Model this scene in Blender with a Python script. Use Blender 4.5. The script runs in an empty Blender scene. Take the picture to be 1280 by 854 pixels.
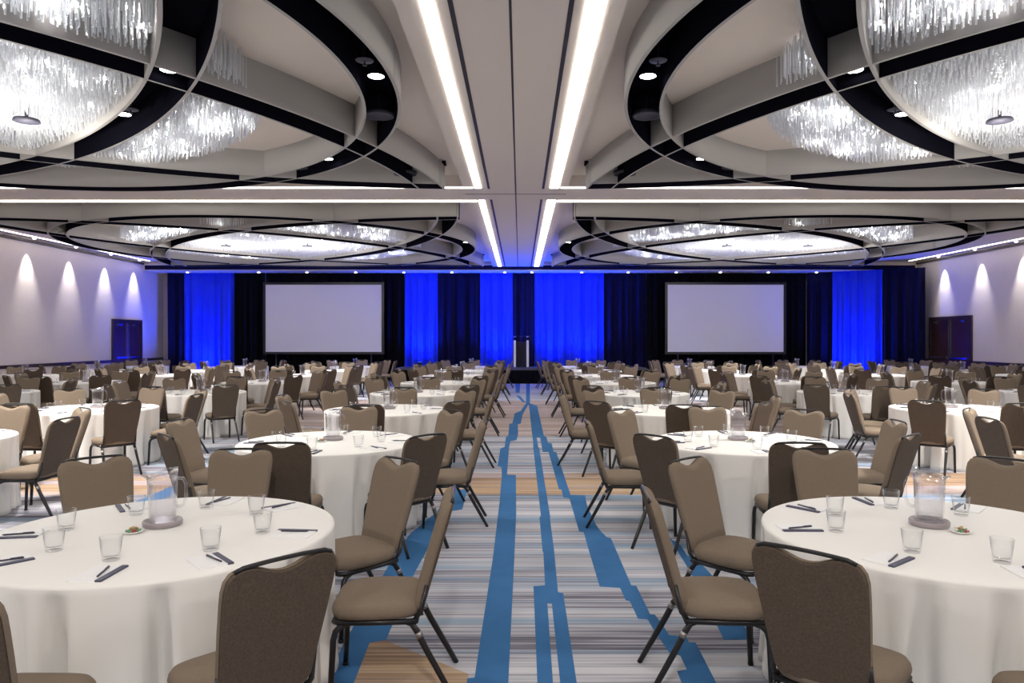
import bpy, bmesh, math, random
from mathutils import Vector, Matrix
S = bpy.context.scene
COL = S.collection
random.seed(7)
PI = math.pi
F, CX, CY, H = 915.0, 650.0, 424.0, 1.73      # focal length in px, vanishing point, eye height


def at_d(px, d):
    return (px - CX) * d / F


# ------------------------------------------------------------------ materials
def mat(name, col, rough=0.6, metal=0.0, emit=None, estr=0.0, spec=0.5, noise=0.0, nscale=40.0, bump=0.0, sheen=0.0):
    m = bpy.data.materials.new(name)
    m.use_nodes = True
    nt = m.node_tree
    p = nt.nodes['Principled BSDF']
    p.inputs['Base Color'].default_value = (*col, 1)
    p.inputs['Roughness'].default_value = rough
    p.inputs['Metallic'].default_value = metal
    p.inputs['Specular IOR Level'].default_value = spec
    if sheen:
        p.inputs['Sheen Weight'].default_value = sheen
        p.inputs['Sheen Roughness'].default_value = 0.5
    if emit:
        p.inputs['Emission Color'].default_value = (*emit, 1)
        p.inputs['Emission Strength'].default_value = estr
    if noise or bump:
        tc = nt.nodes.new('ShaderNodeTexCoord')
        n = nt.nodes.new('ShaderNodeTexNoise')
        n.inputs['Scale'].default_value = nscale
        n.inputs['Detail'].default_value = 3
        nt.links.new(tc.outputs['Object'], n.inputs['Vector'])
        if noise:
            mx = nt.nodes.new('ShaderNodeMix')
            mx.data_type = 'RGBA'
            mx.inputs[6].default_value = (*[c * (1 - noise) for c in col], 1)
            mx.inputs[7].default_value = (*[min(1, c * (1 + noise)) for c in col], 1)
            nt.links.new(n.outputs['Fac'], mx.inputs[0])
            nt.links.new(mx.outputs[2], p.inputs['Base Color'])
        if bump:
            b = nt.nodes.new('ShaderNodeBump')
            b.inputs['Strength'].default_value = bump
            b.inputs['Distance'].default_value = 0.01
            nt.links.new(n.outputs['Fac'], b.inputs['Height'])
            nt.links.new(b.outputs['Normal'], p.inputs['Normal'])
    return m


def emission(name, col, s):
    m = bpy.data.materials.new(name)
    m.use_nodes = True
    nt = m.node_tree
    nt.nodes.clear()
    o = nt.nodes.new('ShaderNodeOutputMaterial')
    e = nt.nodes.new('ShaderNodeEmission')
    e.inputs[0].default_value = (*col, 1)
    e.inputs[1].default_value = s
    nt.links.new(e.outputs[0], o.inputs[0])
    return m


def clear(name, tint, lo=0.05, hi=0.75, rough=0.04, gcol=(1, 1, 1), pw_=2.0):
    """clear glass / acrylic: see-through face on, bright and mirror-like at its edges"""
    m = bpy.data.materials.new(name)
    m.use_nodes = True
    nt = m.node_tree
    nt.nodes.clear()
    o = nt.nodes.new('ShaderNodeOutputMaterial')
    t = nt.nodes.new('ShaderNodeBsdfTransparent')
    t.inputs[0].default_value = (*tint, 1)
    g = nt.nodes.new('ShaderNodeBsdfGlossy')
    g.inputs[0].default_value = (*gcol, 1)
    g.inputs['Roughness'].default_value = rough
    lw = nt.nodes.new('ShaderNodeLayerWeight')
    lw.inputs[0].default_value = 0.5
    mr = nt.nodes.new('ShaderNodeMapRange')
    mr.inputs['To Min'].default_value = lo
    mr.inputs['To Max'].default_value = hi
    mx = nt.nodes.new('ShaderNodeMixShader')
    pw = nt.nodes.new('ShaderNodeMath')
    pw.operation = 'POWER'
    pw.inputs[1].default_value = pw_
    nt.links.new(lw.outputs['Facing'], pw.inputs[0])
    nt.links.new(pw.outputs[0], mr.inputs['Value'])
    nt.links.new(mr.outputs[0], mx.inputs[0])
    nt.links.new(t.outputs[0], mx.inputs[1])
    nt.links.new(g.outputs[0], mx.inputs[2])
    nt.links.new(mx.outputs[0], o.inputs[0])
    return m


def crystal_mat():
    m = bpy.data.materials.new('crystal')
    m.use_nodes = True
    nt = m.node_tree
    nt.nodes.clear()
    o = nt.nodes.new('ShaderNodeOutputMaterial')
    t = nt.nodes.new('ShaderNodeBsdfTransparent')
    t.inputs[0].default_value = (0.97, 0.98, 1, 1)
    d = nt.nodes.new('ShaderNodeBsdfDiffuse')
    d.inputs[0].default_value = (0.9, 0.92, 0.95, 1)
    tl = nt.nodes.new('ShaderNodeBsdfTranslucent')
    tl.inputs[0].default_value = (0.93, 0.95, 0.98, 1)
    g = nt.nodes.new('ShaderNodeBsdfGlossy')
    g.inputs['Roughness'].default_value = 0.15
    a = nt.nodes.new('ShaderNodeMixShader')
    a.inputs[0].default_value = 0.5
    nt.links.new(d.outputs[0], a.inputs[1])
    nt.links.new(tl.outputs[0], a.inputs[2])
    b = nt.nodes.new('ShaderNodeMixShader')
    b.inputs[0].default_value = 0.14
    nt.links.new(a.outputs[0], b.inputs[1])
    nt.links.new(g.outputs[0], b.inputs[2])
    c = nt.nodes.new('ShaderNodeMixShader')
    c.inputs[0].default_value = 0.22
    nt.links.new(b.outputs[0], c.inputs[1])
    nt.links.new(t.outputs[0], c.inputs[2])
    nt.links.new(c.outputs[0], o.inputs[0])
    return m


def carpet_mat(name, ramp, tint=None, tintamt=0.0):
    """cut-pile carpet woven in fine cross stripes"""
    m = bpy.data.materials.new(name)
    m.use_nodes = True
    nt = m.node_tree
    p = nt.nodes['Principled BSDF']
    p.inputs['Roughness'].default_value = 0.95
    p.inputs['Specular IOR Level'].default_value = 0.1
    tc = nt.nodes.new('ShaderNodeTexCoord')

    def nz(sx, sy, det, off):
        mp = nt.nodes.new('ShaderNodeMapping')
        mp.inputs['Scale'].default_value = (sx, sy, 1)
        mp.inputs['Location'].default_value = (off, off * 1.7, 0)
        n = nt.nodes.new('ShaderNodeTexNoise')
        n.inputs['Scale'].default_value = 1.0
        n.inputs['Detail'].default_value = det
        n.inputs['Roughness'].default_value = 0.7
        nt.links.new(tc.outputs['Object'], mp.inputs[0])
        nt.links.new(mp.outputs[0], n.inputs['Vector'])
        return n
    fine = nz(0.35, 34, 3, 3.1)
    broad = nz(0.12, 2.6, 2, 11.0)
    mixv = nt.nodes.new('ShaderNodeMath')
    mixv.operation = 'MULTIPLY_ADD'
    mixv.inputs[1].default_value = 0.45
    nt.links.new(broad.outputs['Fac'], mixv.inputs[0])
    sc = nt.nodes.new('ShaderNodeMath')
    sc.operation = 'MULTIPLY'
    sc.inputs[1].default_value = 0.55
    nt.links.new(fine.outputs['Fac'], sc.inputs[0])
    nt.links.new(sc.outputs[0], mixv.inputs[2])
    cr = nt.nodes.new('ShaderNodeValToRGB')
    e = cr.color_ramp.elements
    while len(e) < len(ramp):
        e.new(0.5)
    for i, (pos, c) in enumerate(ramp):
        e[i].position = pos
        e[i].color = (*c, 1)
    nt.links.new(mixv.outputs[0], cr.inputs[0])
    out = cr.outputs[0]
    if tint:
        b2 = nz(0.1, 3.2, 2, 47.0)
        r2 = nt.nodes.new('ShaderNodeMapRange')
        r2.inputs['From Min'].default_value = 0.52
        r2.inputs['From Max'].default_value = 0.62
        r2.inputs['To Max'].default_value = tintamt
        nt.links.new(b2.outputs['Fac'], r2.inputs['Value'])
        mx = nt.nodes.new('ShaderNodeMix')
        mx.data_type = 'RGBA'
        mx.inputs[7].default_value = (*tint, 1)
        nt.links.new(r2.outputs[0], mx.inputs[0])
        nt.links.new(out, mx.inputs[6])
        out = mx.outputs[2]
    nt.links.new(out, p.inputs['Base Color'])
    return m


M = {}
M['carpet'] = carpet_mat('carpet_grey', [(0.37, (.085, .08, .11)), (0.45, (.23, .225, .275)), (0.5, (.41, .415, .475)), (0.60, (.57, .57, .61))], (.20, .33, .48), .7)
M['mauve'] = carpet_mat('carpet_mauve', [(0.36, (.14, .11, .12)), (0.45, (.33, .26, .25)), (0.52, (.47, .38, .34)), (0.60, (.53, .49, .50))], (.47, .44, .50), .9)
M['tan'] = carpet_mat('carpet_tan', [(0.36, (.13, .09, .075)), (0.45, (.29, .20, .15)), (0.52, (.42, .29, .18)), (0.60, (.50, .41, .33))], (.42, .37, .42), .85)
M['blue'] = mat('carpet_blue', (.045, .15, .34), .95, noise=.12, nscale=6, spec=.1)
M['ceiling'] = mat('ceiling_paint', (.72, .655, .60), .9, spec=.2)
M['wall'] = mat('wall_covering', (.72, .65, .62), .85, noise=.03, nscale=8, spec=.2)
M['rail'] = mat('dark_wood', (.035, .018, .022), .4)
M['door'] = mat('door_wood', (.05, .018, .02), .4, noise=.2, nscale=5)
M['chrome'] = mat('chrome', (.7, .7, .72), .25, 1.0)
M['grey'] = mat('coffer_grey', (.40, .39, .375), .8, spec=.2)
M['black'] = mat('void_black', (.007, .007, .012), .95, spec=.0)
M['darkline'] = mat('slot_dark', (.02, .018, .02), .7)
M['fabric'] = mat('seat_fabric', (.215, .170, .130), .9, noise=.18, nscale=160, bump=.15, spec=.15)
M['backfabric'] = mat('back_fabric', (.105, .080, .062), .9, noise=.45, nscale=110, bump=.25, spec=.15)
M['metal'] = mat('black_metal', (.010, .010, .012), .35, spec=.5)
M['ferrule'] = mat('leg_ferrule', (.35, .33, .33), .3, .9)
M['cloth'] = mat('white_linen', (.86, .85, .835), .85, bump=.12, nscale=9, spec=.15)
M['paper'] = mat('paper', (.86, .86, .88), .8)
M['navy'] = mat('navy_print', (.05, .05, .10), .5)
M['pen'] = mat('pen_dark', (.04, .04, .07), .35)
M['glass'] = clear('clear_glass', (.985, .988, .99), .015, .8, .03, (.8, .8, .82), 3.4)
M['acrylic'] = clear('clear_acrylic', (.95, .95, .965), .06, .85, .12, (1, 1, 1), 1.7)
M['smoked'] = clear('smoked_acrylic', (.55, .56, .66), .08, .5, rough=.1, gcol=(.5, .5, .55))
M['coaster'] = mat('coaster', (.36, .32, .34), .35, .3)
M['china'] = mat('china', (.8, .8, .78), .3)
M['screen'] = mat('screen_fabric', (.88, .86, .87), .8)
M['drape_black'] = mat('drape_black', (.004, .004, .006), .9, spec=.1)
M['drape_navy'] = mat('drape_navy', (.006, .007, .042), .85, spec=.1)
M['drape_bluelit'] = mat('drape_bluelit', (.025, .06, .80), .8, spec=.1)  # pale sheer fabric; the uplights' blue is put into its colour
M['strip'] = emission('light_strip', (1, .94, .84), 3.6)
M['lamp'] = emission('lamp_face', (1, .95, .88), 14)
M['bulb'] = emission('bulb', (1, .97, .94), 46)
M['crystal'] = crystal_mat()
M['speaker'] = mat('speaker_grille', (.045, .045, .07), .7)
M['silver'] = mat('silver', (.85, .85, .87), .4, .0)
M['candy'] = [mat('candy_' + n, c, .3) for n, c in (('green', (.1, .3, .15)), ('red', (.4, .05, .06)), ('gold', (.5, .38, .15)), ('white', (.7, .7, .7)))]


# ------------------------------------------------------------------ helpers
def mesh_obj(name, bm, mats, parent=None, smooth=False, loc=(0, 0, 0)):
    me = bpy.data.meshes.new(name)
    bm.normal_update()
    if smooth:
        for f in bm.faces:
            f.smooth = True
    bm.to_mesh(me)
    bm.free()
    for m in (mats if isinstance(mats, (list, tuple)) else [mats]):
        me.materials.append(m)
    o = bpy.data.objects.new(name, me)
    o.location = loc
    COL.objects.link(o)
    if parent:
        o.parent = parent
    return o


def tag(o, label, cat, group=None):
    o['label'] = label
    o['category'] = cat
    if group:
        o['group'] = group
    return o


def struct(o):
    o['kind'] = 'structure'
    return o


def empty(name, loc=(0, 0, 0), rz=0.0):
    o = bpy.data.objects.new(name, None)
    o.location = loc
    o.rotation_euler = (0, 0, rz)
    o.empty_display_size = .1
    COL.objects.link(o)
    return o


def copy_tree(o, parent=None):
    c = o.copy()
    COL.objects.link(c)
    if parent:
        c.parent = parent
    for ch in KIDS.get(o.name, []):
        copy_kids(ch, c)
    return c


KIDS = {}


def register(root):
    """remember the children of a prototype once, so copying stays quick"""
    for o in list(root.children):
        KIDS.setdefault(root.name, []).append(o)
        register(o)


def copy_kids(ch, parent):
    c = ch.copy()
    COL.objects.link(c)
    c.parent = parent
    for g in KIDS.get(ch.name, []):
        copy_kids(g, c)


def box(bm, x0, x1, y0, y1, z0, z1, mi=0):
    v = [bm.verts.new(p) for p in ((x0, y0, z0), (x1, y0, z0), (x1, y1, z0), (x0, y1, z0), (x0, y0, z1), (x1, y0, z1), (x1, y1, z1), (x0, y1, z1))]
    fs = []
    for q in ((3, 2, 1, 0), (4, 5, 6, 7), (0, 1, 5, 4), (1, 2, 6, 5), (2, 3, 7, 6), (3, 0, 4, 7)):
        f = bm.faces.new([v[i] for i in q])
        f.material_index = mi
        fs.append(f)
    return fs


def bevelled_box(x0, x1, y0, y1, z0, z1, w=.01, seg=2):
    bm = bmesh.new()
    box(bm, x0, x1, y0, y1, z0, z1)
    bmesh.ops.bevel(bm, geom=bm.edges[:], offset=w, segments=seg, affect='EDGES')
    return bm


def tube(bm, pts, r, n=8, mi=0, closed_ends=True):
    pts = [Vector(p) for p in pts]
    rings = []
    up = None
    for i, p in enumerate(pts):
        if i == 0:
            d = pts[1] - p
        elif i == len(pts) - 1:
            d = p - pts[i - 1]
        else:
            d = (pts[i + 1] - p).normalized() + (p - pts[i - 1]).normalized()
        d.normalize()
        if up is None:
            up = d.orthogonal().normalized()
        a = (up - d * up.dot(d)).normalized()
        up = a
        b = d.cross(a)
        rr = r[i] if isinstance(r, (list, tuple)) else r
        rings.append([bm.verts.new(p + (a * math.cos(2 * PI * k / n) + b * math.sin(2 * PI * k / n)) * rr) for k in range(n)])
    for A, B in zip(rings, rings[1:]):
        for k in range(n):
            f = bm.faces.new((A[k], A[(k + 1) % n], B[(k + 1) % n], B[k]))
            f.material_index = mi
            f.smooth = True
    if closed_ends:
        for R, rev in ((rings[0], True), (rings[-1], False)):
            f = bm.faces.new(list(reversed(R)) if rev else R)
            f.material_index = mi


def lathe(bm, prof, n=24, mi=0, smooth=True, cx=0, cy=0):
    rings = []
    for r, z in prof:
        if r <= 1e-6:
            rings.append([bm.verts.new((cx, cy, z))])
        else:
            rings.append([bm.verts.new((cx + r * math.cos(2 * PI * k / n), cy + r * math.sin(2 * PI * k / n), z)) for k in range(n)])
    for A, B in zip(rings, rings[1:]):
        for k in range(n):
            k2 = (k + 1) % n
            if len(A) == 1 and len(B) == 1:
                continue
            if len(A) == 1:
                f = bm.faces.new((A[0], B[k2], B[k]))
            elif len(B) == 1:
                f = bm.faces.new((A[k], A[k2], B[0]))
            else:
                f = bm.faces.new((A[k], A[k2], B[k2], B[k]))
            f.material_index = mi
            f.smooth = smooth


# ------------------------------------------------------------------ camera
cam = bpy.data.cameras.new('camera')
cam.sensor_width = 36
cam.lens = F / 1280 * 36
cam.shift_x = -(CX - 640) / 1280
cam.shift_y = -(427 - CY) / 1280
cam.clip_end = 200
co = bpy.data.objects.new('camera', cam)
co.location = (0, 0, H)
co.rotation_euler = (PI / 2, 0, 0)
COL.objects.link(co)
S.camera = co

# ------------------------------------------------------------------ room shell
XL, XR, YB, YF = -15.1, 15.9, 31.0, -6.0
HT, HB = 3.10, 2.68
ZC, ZF = H + HT, H + HB          # ceiling plane, lower edge of the coffer bands


def fl(px, py, z=.0):
    d = F * (H - z) / (py - CY)
    return ((px - CX) * d / F, d)


def make_floor():
    bm = bmesh.new()
    box(bm, XL - .2, XR + .2, YF - .2, YB + .2, -.15, 0)

    def poly(pts, mi, z):
        vs = [bm.verts.new((x, y, z)) for x, y in pts]
        f = bm.faces.new(vs)
        f.normal_update()
        if f.normal.z < 0:
            f.normal_flip()
        f.material_index = mi

    def T(x0, y0, s, pts):
        return [fl(x0 + x / s, y0 + y / s) for x, y in pts]
    A = lambda p: T(580, 470, 7.7625, p)
    B = lambda p: T(560, 560, 6.1, p)
    C = lambda p: T(430, 690, 5.209, p)
    D = lambda p: T(640, 690, 4.923, p)
    E = lambda p: T(720, 580, 6.1, p)
    P = lambda p: [fl(x, y) for x, y in p]
    # tan fields
    poly([(-15, 8.05), (15.5, 8.25), (15.5, 9.5), (-15, 9.35)], 2, .0006)
    poly([(-15, 13.4), (15.5, 12.7), (15.5, 19.5), (-15, 21.5)], 3, .0006)
    poly(C([(150, 595), (270, 578), (810, 795), (800, 900), (740, 1500), (-900, 1500), (-500, 900), (80, 700)]), 2, .0006)
    # blue stepped stripes along the aisle
    s1r = A([(640, 265), (612, 300), (570, 375), (550, 465), (522, 470), (525, 560), (510, 625), (450, 635)]) + B([(465, 0), (450, 205), (518, 208), (520, 500), (505, 854)]) + C([(1070, 854), (1055, 1100)])
    s1l = A([(605, 262), (550, 340), (490, 365), (470, 460), (440, 465), (430, 575), (405, 600), (395, 690), (355, 705)]) + B([(400, 0), (378, 140), (408, 148), (410, 210), (395, 400), (340, 854)]) + C([(850, 820), (803, 825), (770, 1100)])
    s2l = A([(625, 262), (632, 300), (655, 520), (670, 640)]) + B([(650, 0), (708, 520), (697, 530), (722, 800)]) + D([(193, 0), (203, 207), (132, 212), (160, 900)])
    s2r = D([(262, 950), (218, 318), (245, 320), (312, 950), (420, 950), (315, 255), (283, 250), (260, 0)]) + B([(777, 535), (780, 528), (695, 0)]) + A([(720, 690), (706, 600), (738, 600), (765, 740), (825, 740)])
    s3l = B([(768, 38), (845, 315), (865, 320), (880, 380), (925, 385), (1000, 640), (1035, 645)]) + D([(475, 0), (540, 215), (665, 222), (700, 300), (725, 305), (775, 412), (835, 418), (870, 480), (970, 625), (1035, 640), (1075, 725), (1015, 735), (1100, 950)])
    s3r = A([(710, 290), (775, 580), (800, 595), (815, 650), (850, 655), (870, 740)]) + B([(825, 30), (935, 360), (1045, 365), (1060, 440)]) + E([(150, 460), (185, 510), (235, 560), (265, 565)]) + D([(645, 0), (735, 208), (765, 210), (850, 385), (880, 388), (970, 515), (1070, 520), (1090, 560), (1130, 560), (1330, 950)])
    poly(s1r + s1l[::-1], 1, .0012)
    poly(s2l + s2r + s3l + s3r[::-1], 1, .0012)
    poly(A([(605, 60), (640, 60), (640, 262), (600, 266)]), 1, .0012)
    poly(A([(498, 70), (545, 70), (540, 165), (502, 165)]), 1, .0012)
    poly(A([(505, 190), (545, 195), (600, 258), (570, 258)]), 1, .0012)
    dl = P([(566, 612), (584, 612), (578, 637), (560, 640), (545, 668), (519, 715), (487, 790), (483, 800), (462, 804), (440, 860), (400, 860), (438, 790), (490, 700), (512, 668), (546, 640)])
    poly(dl, 1, .0012)
    dr = P([(836, 672), (851, 682), (859, 695), (868, 696), (900, 730), (940, 800), (905, 800), (861, 712)])
    poly(dr, 1, .0012)
    # the same stepped stripes again between the other rows of tables
    for k, (ox, mir, oy) in enumerate(((4.0, 1, 2.0), (8.1, 1, -1.0), (12.0, -1, 3.0), (-3.9, -1, 2.4), (-7.9, -1, -1.5), (-11.8, 1, 1.0))):
        pts = s3l + s3r[::-1]
        q = [(ox + mir * (x - .6), y + oy) for x, y in pts if y < 19]
        poly(q if mir > 0 else q[::-1], 1, .0014 + .0002 * k)
    return struct(mesh_obj('floor', bm, [M['carpet'], M['blue'], M['tan'], M['mauve']]))


make_floor()


def sbox(name, m, *a):
    bm = bmesh.new()
    box(bm, *a)
    return struct(mesh_obj(name, bm, m))


sbox('wall_left', M['wall'], XL - .2, XL, YF - .2, YB + .2, 0, ZC + .3)
sbox('wall_right', M['wall'], XR, XR + .2, YF - .2, YB + .2, 0, ZC + .3)
sbox('wall_back', M['wall'], XL, XR, YB, YB + .2, 0, ZC + .3)
sbox('wall_front', M['wall'], XL, XR, YF - .2, YF, 0, ZC + .3)
XM = -.085                        # the ceiling's own middle line
CZ = .20                          # how far the middle bulkhead hangs below the coffer fields


def make_ceiling():
    bm = bmesh.new()
    box(bm, XL - .2, XR + .2, YF - .2, YB + .2, ZC, ZC + .25)
    box(bm, -1.09, .92, YF, 29.3, ZC - CZ, ZC + .02)
    box(bm, XL, -1.09, 13.85, 15.52, ZC - CZ, ZC + .02)
    box(bm, .92, XR, 13.85, 15.52, ZC - CZ, ZC + .02)
    box(bm, XL, XR, 29.3, YB, H + 2.75, ZC + .02)       # soffit over the drapes
    return struct(mesh_obj('ceiling', bm, M['ceiling']))


make_ceiling()
n = 0
for x in (-.60, .445):
    for y0, y1 in ((YF, 14.1), (15.2, 29.2)):
        n += 1
        sbox('trim_%d' % n, M['darkline'], x - .022, x + .022, y0, y1, ZC - CZ - .006, ZC - CZ + .01)
n += 1
sbox('trim_%d' % n, M['darkline'], XM - .012, XM + .012, YF, 29.2, ZC - CZ - .004, ZC - CZ + .01)
n += 1
sbox('trim_%d' % n, M['darkline'], -1.09, .92, 14.62, 14.65, ZC - CZ - .004, ZC - CZ + .01)
for s, x in ((1, XL), (-1, XR)):
    side = 'left' if s > 0 else 'right'
    n += 1
    sbox('trim_%d' % n, M['rail'], min(x, x + s * .06), max(x, x + s * .06), YF, 31, H + 2.98, H + 3.05)      # crown
    for y0, y1 in (((YF, 27.05), (29.15, 30.9)) if s > 0 else ((YF, 25.7), (28.35, 30.9))):
        n += 1
        sbox('trim_%d' % n, M['rail'], min(x, x + s * .05), max(x, x + s * .05), y0, y1, .86, .96)
        bb = sbox('baseboard_' + side, M['rail'], min(x, x + s * .02), max(x, x + s * .02), y0, y1, 0, .14)
n += 1
sbox('trim_%d' % n, M['drape_navy'], -15.0, 15.8, 29.26, 29.3, H + 2.78, H + 2.95)
n += 1
sbox('trim_%d' % n, M['ceiling'], -15.0, 15.8, 29.2, 29.3, H + 2.95, H + 3.0)


def make_door(num, s, x, y0, y1, zt):
    """double leaf door in a dark frame on a side wall"""
    bm = bmesh.new()
    xs = lambda a, b: (min(x + s * a, x + s * b), max(x + s * a, x + s * b))
    a, b = xs(0, .07)
    for q in ((y0, y0 + .11, 0, zt), (y1 - .11, y1, 0, zt), (y0 + .11, y1 - .11, zt - .12, zt)):
        box(bm, a, b, *q)
    r = struct(mesh_obj('door_%d' % num, bm, M['rail']))
    ym = (y0 + y1) / 2
    for u, v in ((y0 + .11, ym - .006), (ym + .006, y1 - .11)):
        a, b = xs(.0, .035)
        mesh_obj('door_leaf', bevelled_box(a, b, u, v, .01, zt - .12, .005), M['door'], r)
        bm = bmesh.new()
        a, b = xs(.06, .10)
        box(bm, a, b, u + .12, v - .05, 1.0, 1.06)
        for q in (u + .12, v - .11):
            a, b = xs(.03, .07)
            box(bm, a, b, q, q + .06, .99, 1.07)
        mesh_obj('push_bar', bm, M['chrome'], r)
        bm = bmesh.new()
        a, b = xs(.035, .09)
        yy = u + .25 if u < ym - .1 else v - .5
        box(bm, a, b, yy, yy + .26, zt - .24, zt - .17)
        mesh_obj('door_closer', bm, M['chrome'], r)
    bm = bmesh.new()
    a, b = xs(.03, .055)
    for u in (ym - .075, ym + .045):
        box(bm, a, b, u, u + .03, .1, zt - .16)
    mesh_obj('vertical_rod', bm, M['chrome'], r)
    return r


make_door(1, 1, XL, 27.05, 29.15, 2.48)
make_door(2, -1, XR, 25.7, 28.35, 2.57)

# ------------------------------------------------------------------ lights
LAMPS = []


def add_light(kind, loc, energy, col=(1, 1, 1), size=.05, target=None, angle=None, blend=.6, name='lamp_or_fill'):
    l = bpy.data.lights.new(name, kind)
    l.energy = energy
    l.color = col
    l.shadow_soft_size = size
    if kind == 'SPOT':
        l.spot_size = angle
        l.spot_blend = blend
    o = bpy.data.objects.new(name, l)
    o.location = loc
    if target is not None:
        o.rotation_euler = (Vector(target) - Vector(loc)).to_track_quat('-Z', 'Y').to_euler()
    COL.objects.link(o)
    return o


WARM = (1, .94, .86)
E_FILL, E_DOWN = 36, 155


def linear_light(x0, x1, y0, y1, z, label):
    bm = bmesh.new()
    box(bm, x0, x1, y0, y1, z - .014, z - .0005)
    return tag(mesh_obj('linear_light', bm, M['strip']), label, 'ceiling light', 'linear lights recessed in the ceiling')


zb = ZC - CZ
for x0, x1, sd in ((-.885, -.72, 'left'), (.55, .765, 'right')):
    linear_light(x0 + .02, x1 - .02, YF, 14.03, zb, 'long warm white linear ceiling light %s of the middle seam, front bay' % sd)
    linear_light(x0 + .02, x1 - .02, 15.25, 29.1, zb, 'long warm white linear ceiling light %s of the middle seam, stage bay' % sd)
for x0, x1, sd in ((-14.4, -.90, 'left'), (.78, 15.2, 'right')):
    linear_light(x0, x1, 15.27, 15.42, zb, 'thin warm white light line across the ceiling before the far %s coffer' % sd)
    linear_light(x0, x1, 13.96, 14.03, zb, 'thin warm white light line across the ceiling behind the near %s coffer' % sd)
for x, sd in ((XL + .42, 'left'), (XR - .48, 'right')):
    linear_light(x - .03, x + .03, 15.6, 29.0, ZC, 'thin white cove light along the top of the %s wall, stage bay' % sd)
    linear_light(x - .03, x + .03, YF, 13.8, ZC, 'thin white cove light along the top of the %s wall, front bay' % sd)

# ------------------------------------------------------------------ coffers
HALF = 5.53
ARC_C = [(-6.6, -6.8), (-6.6, 6.8), (6.6, -6.8), (6.6, 6.8)]
R0, R1, A0, A1 = 5.33, 5.73, 11.92, 12.36
BX = 5.70


def runs(cx, cy, r, n, ylim, xlim):
    """pieces of a circle that lie inside the coffer's rectangle"""
    pts = [(cx + r * math.cos(2 * PI * k / n), cy + r * math.sin(2 * PI * k / n)) for k in range(n)]
    ins = [abs(y) <= ylim and abs(x) <= xlim for x, y in pts]
    if all(ins):
        return [pts + [pts[0]]]
    st = next(k for k in range(n) if not ins[k])
    out, cur = [], []
    for k in range(st, st + n + 1):
        if ins[k % n]:
            cur.append(pts[k % n])
        elif cur:
            out.append(cur)
            cur = []
    if cur:
        out.append(cur)
    return [c for c in out if len(c) > 3]


def fin_mesh(pts, inner_black, t=.036, z0=ZF, z1=ZC):
    """a thin upright band; +1 = black on the side away from the circle's centre"""
    bm = bmesh.new()
    pr = []
    for i, p in enumerate(pts):
        a = Vector(pts[max(0, i - 1)])
        b = Vector(pts[min(len(pts) - 1, i + 1)])
        d = (b - a).normalized()
        nrm = Vector((d.y, -d.x))          # outwards for a counter-clockwise run
        p = Vector(p)
        q0, q1 = p - nrm * t / 2, p + nrm * t / 2
        pr.append([bm.verts.new((*q, z)) for q, z in ((q0, z0), (q1, z0), (q1, z1), (q0, z1))])
    for A, B in zip(pr, pr[1:]):
        f = bm.faces.new((A[0], A[1], B[1], B[0]))
        f2 = bm.faces.new((A[1], A[2], B[2], B[1]))
        f3 = bm.faces.new((A[3], A[0], B[0], B[3]))
        f2.material_index = 1 if inner_black > 0 else 0
        f3.material_index = 1 if inner_black < 0 else 0
        f2.smooth = f3.smooth = True
    bm.faces.new(pr[0][::-1])
    bm.faces.new(pr[-1])
    bmesh.ops.recalc_face_normals(bm, faces=bm.faces[:])
    return bm


def panel_mesh(cx, cy, r0, r1, n, ylim, xlim, z):
    bm = bmesh.new()
    for k in range(n):
        a, b = 2 * PI * k / n, 2 * PI * (k + 1) / n
        m_ = (a + b) / 2
        rm = (r0 + r1) / 2
        x, y = cx + rm * math.cos(m_), cy + rm * math.sin(m_)
        if abs(x) > xlim or abs(y) > ylim:
            continue
        q = [(cx + r * math.cos(t), cy + r * math.sin(t), zz) for zz in (z, z + .008) for r, t in ((r0, a), (r1, a), (r1, b), (r0, b))]
        v = [bm.verts.new(p) for p in q]
        bm.faces.new((v[3], v[2], v[1], v[0]))
    return bm


COF = {'near left': (-7.05, 7.55), 'near right': (2 * XM + 7.05, 7.55), 'far left': (-7.05, 21.5), 'far right': (2 * XM + 7.05, 21.5)}


def build_coffer():
    r = empty('ceiling_coffer')
    for rad, bl in ((R0, 1), (R1, -1)):
        for p in runs(0, 0, rad, 180, 99, 99):
            mesh_obj('ring_fin', fin_mesh(p, bl), [M['grey'], M['black']], r)
    for cx, cy in ARC_C:
        for rad, bl in ((A0, 1), (A1, -1)):
            for p in runs(cx, cy, rad, 1080, HALF, BX):
                mesh_obj('arc_fin', fin_mesh(p, bl), [M['grey'], M['black']], r)
        mesh_obj('dark_gap', panel_mesh(cx, cy, A0 + .02, A1 - .02, 360, HALF, BX, ZC - .012), M['black'], r)
    mesh_obj('dark_gap', panel_mesh(0, 0, R0 + .02, R1 - .02, 180, 99, 99, ZC - .02), M['black'], r)
    return r


def in_band(x, y, m=.05):
    r = math.hypot(x, y)
    if R0 - m < r < R1 + m:
        return True
    for cx, cy in ARC_C:
        q = math.hypot(x - cx, y - cy)
        if A0 - m < q < A1 + m:
            return True
    return False


CANS = ((.95, 1.5, 'stage side'), (-1.5, -.2, 'outer side'), (.86, -.2, 'aisle side'))


def can_spot(dx, dy):
    return (dx + .3 if in_band(dx, dy, .2) else dx, dy)


def near_can(x, y):
    return any(min(math.hypot(x - cx, y - cy), math.hypot(x + cx, y - cy)) < .17 for cx, cy in (can_spot(c[0], c[1]) for c in CANS))


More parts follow.
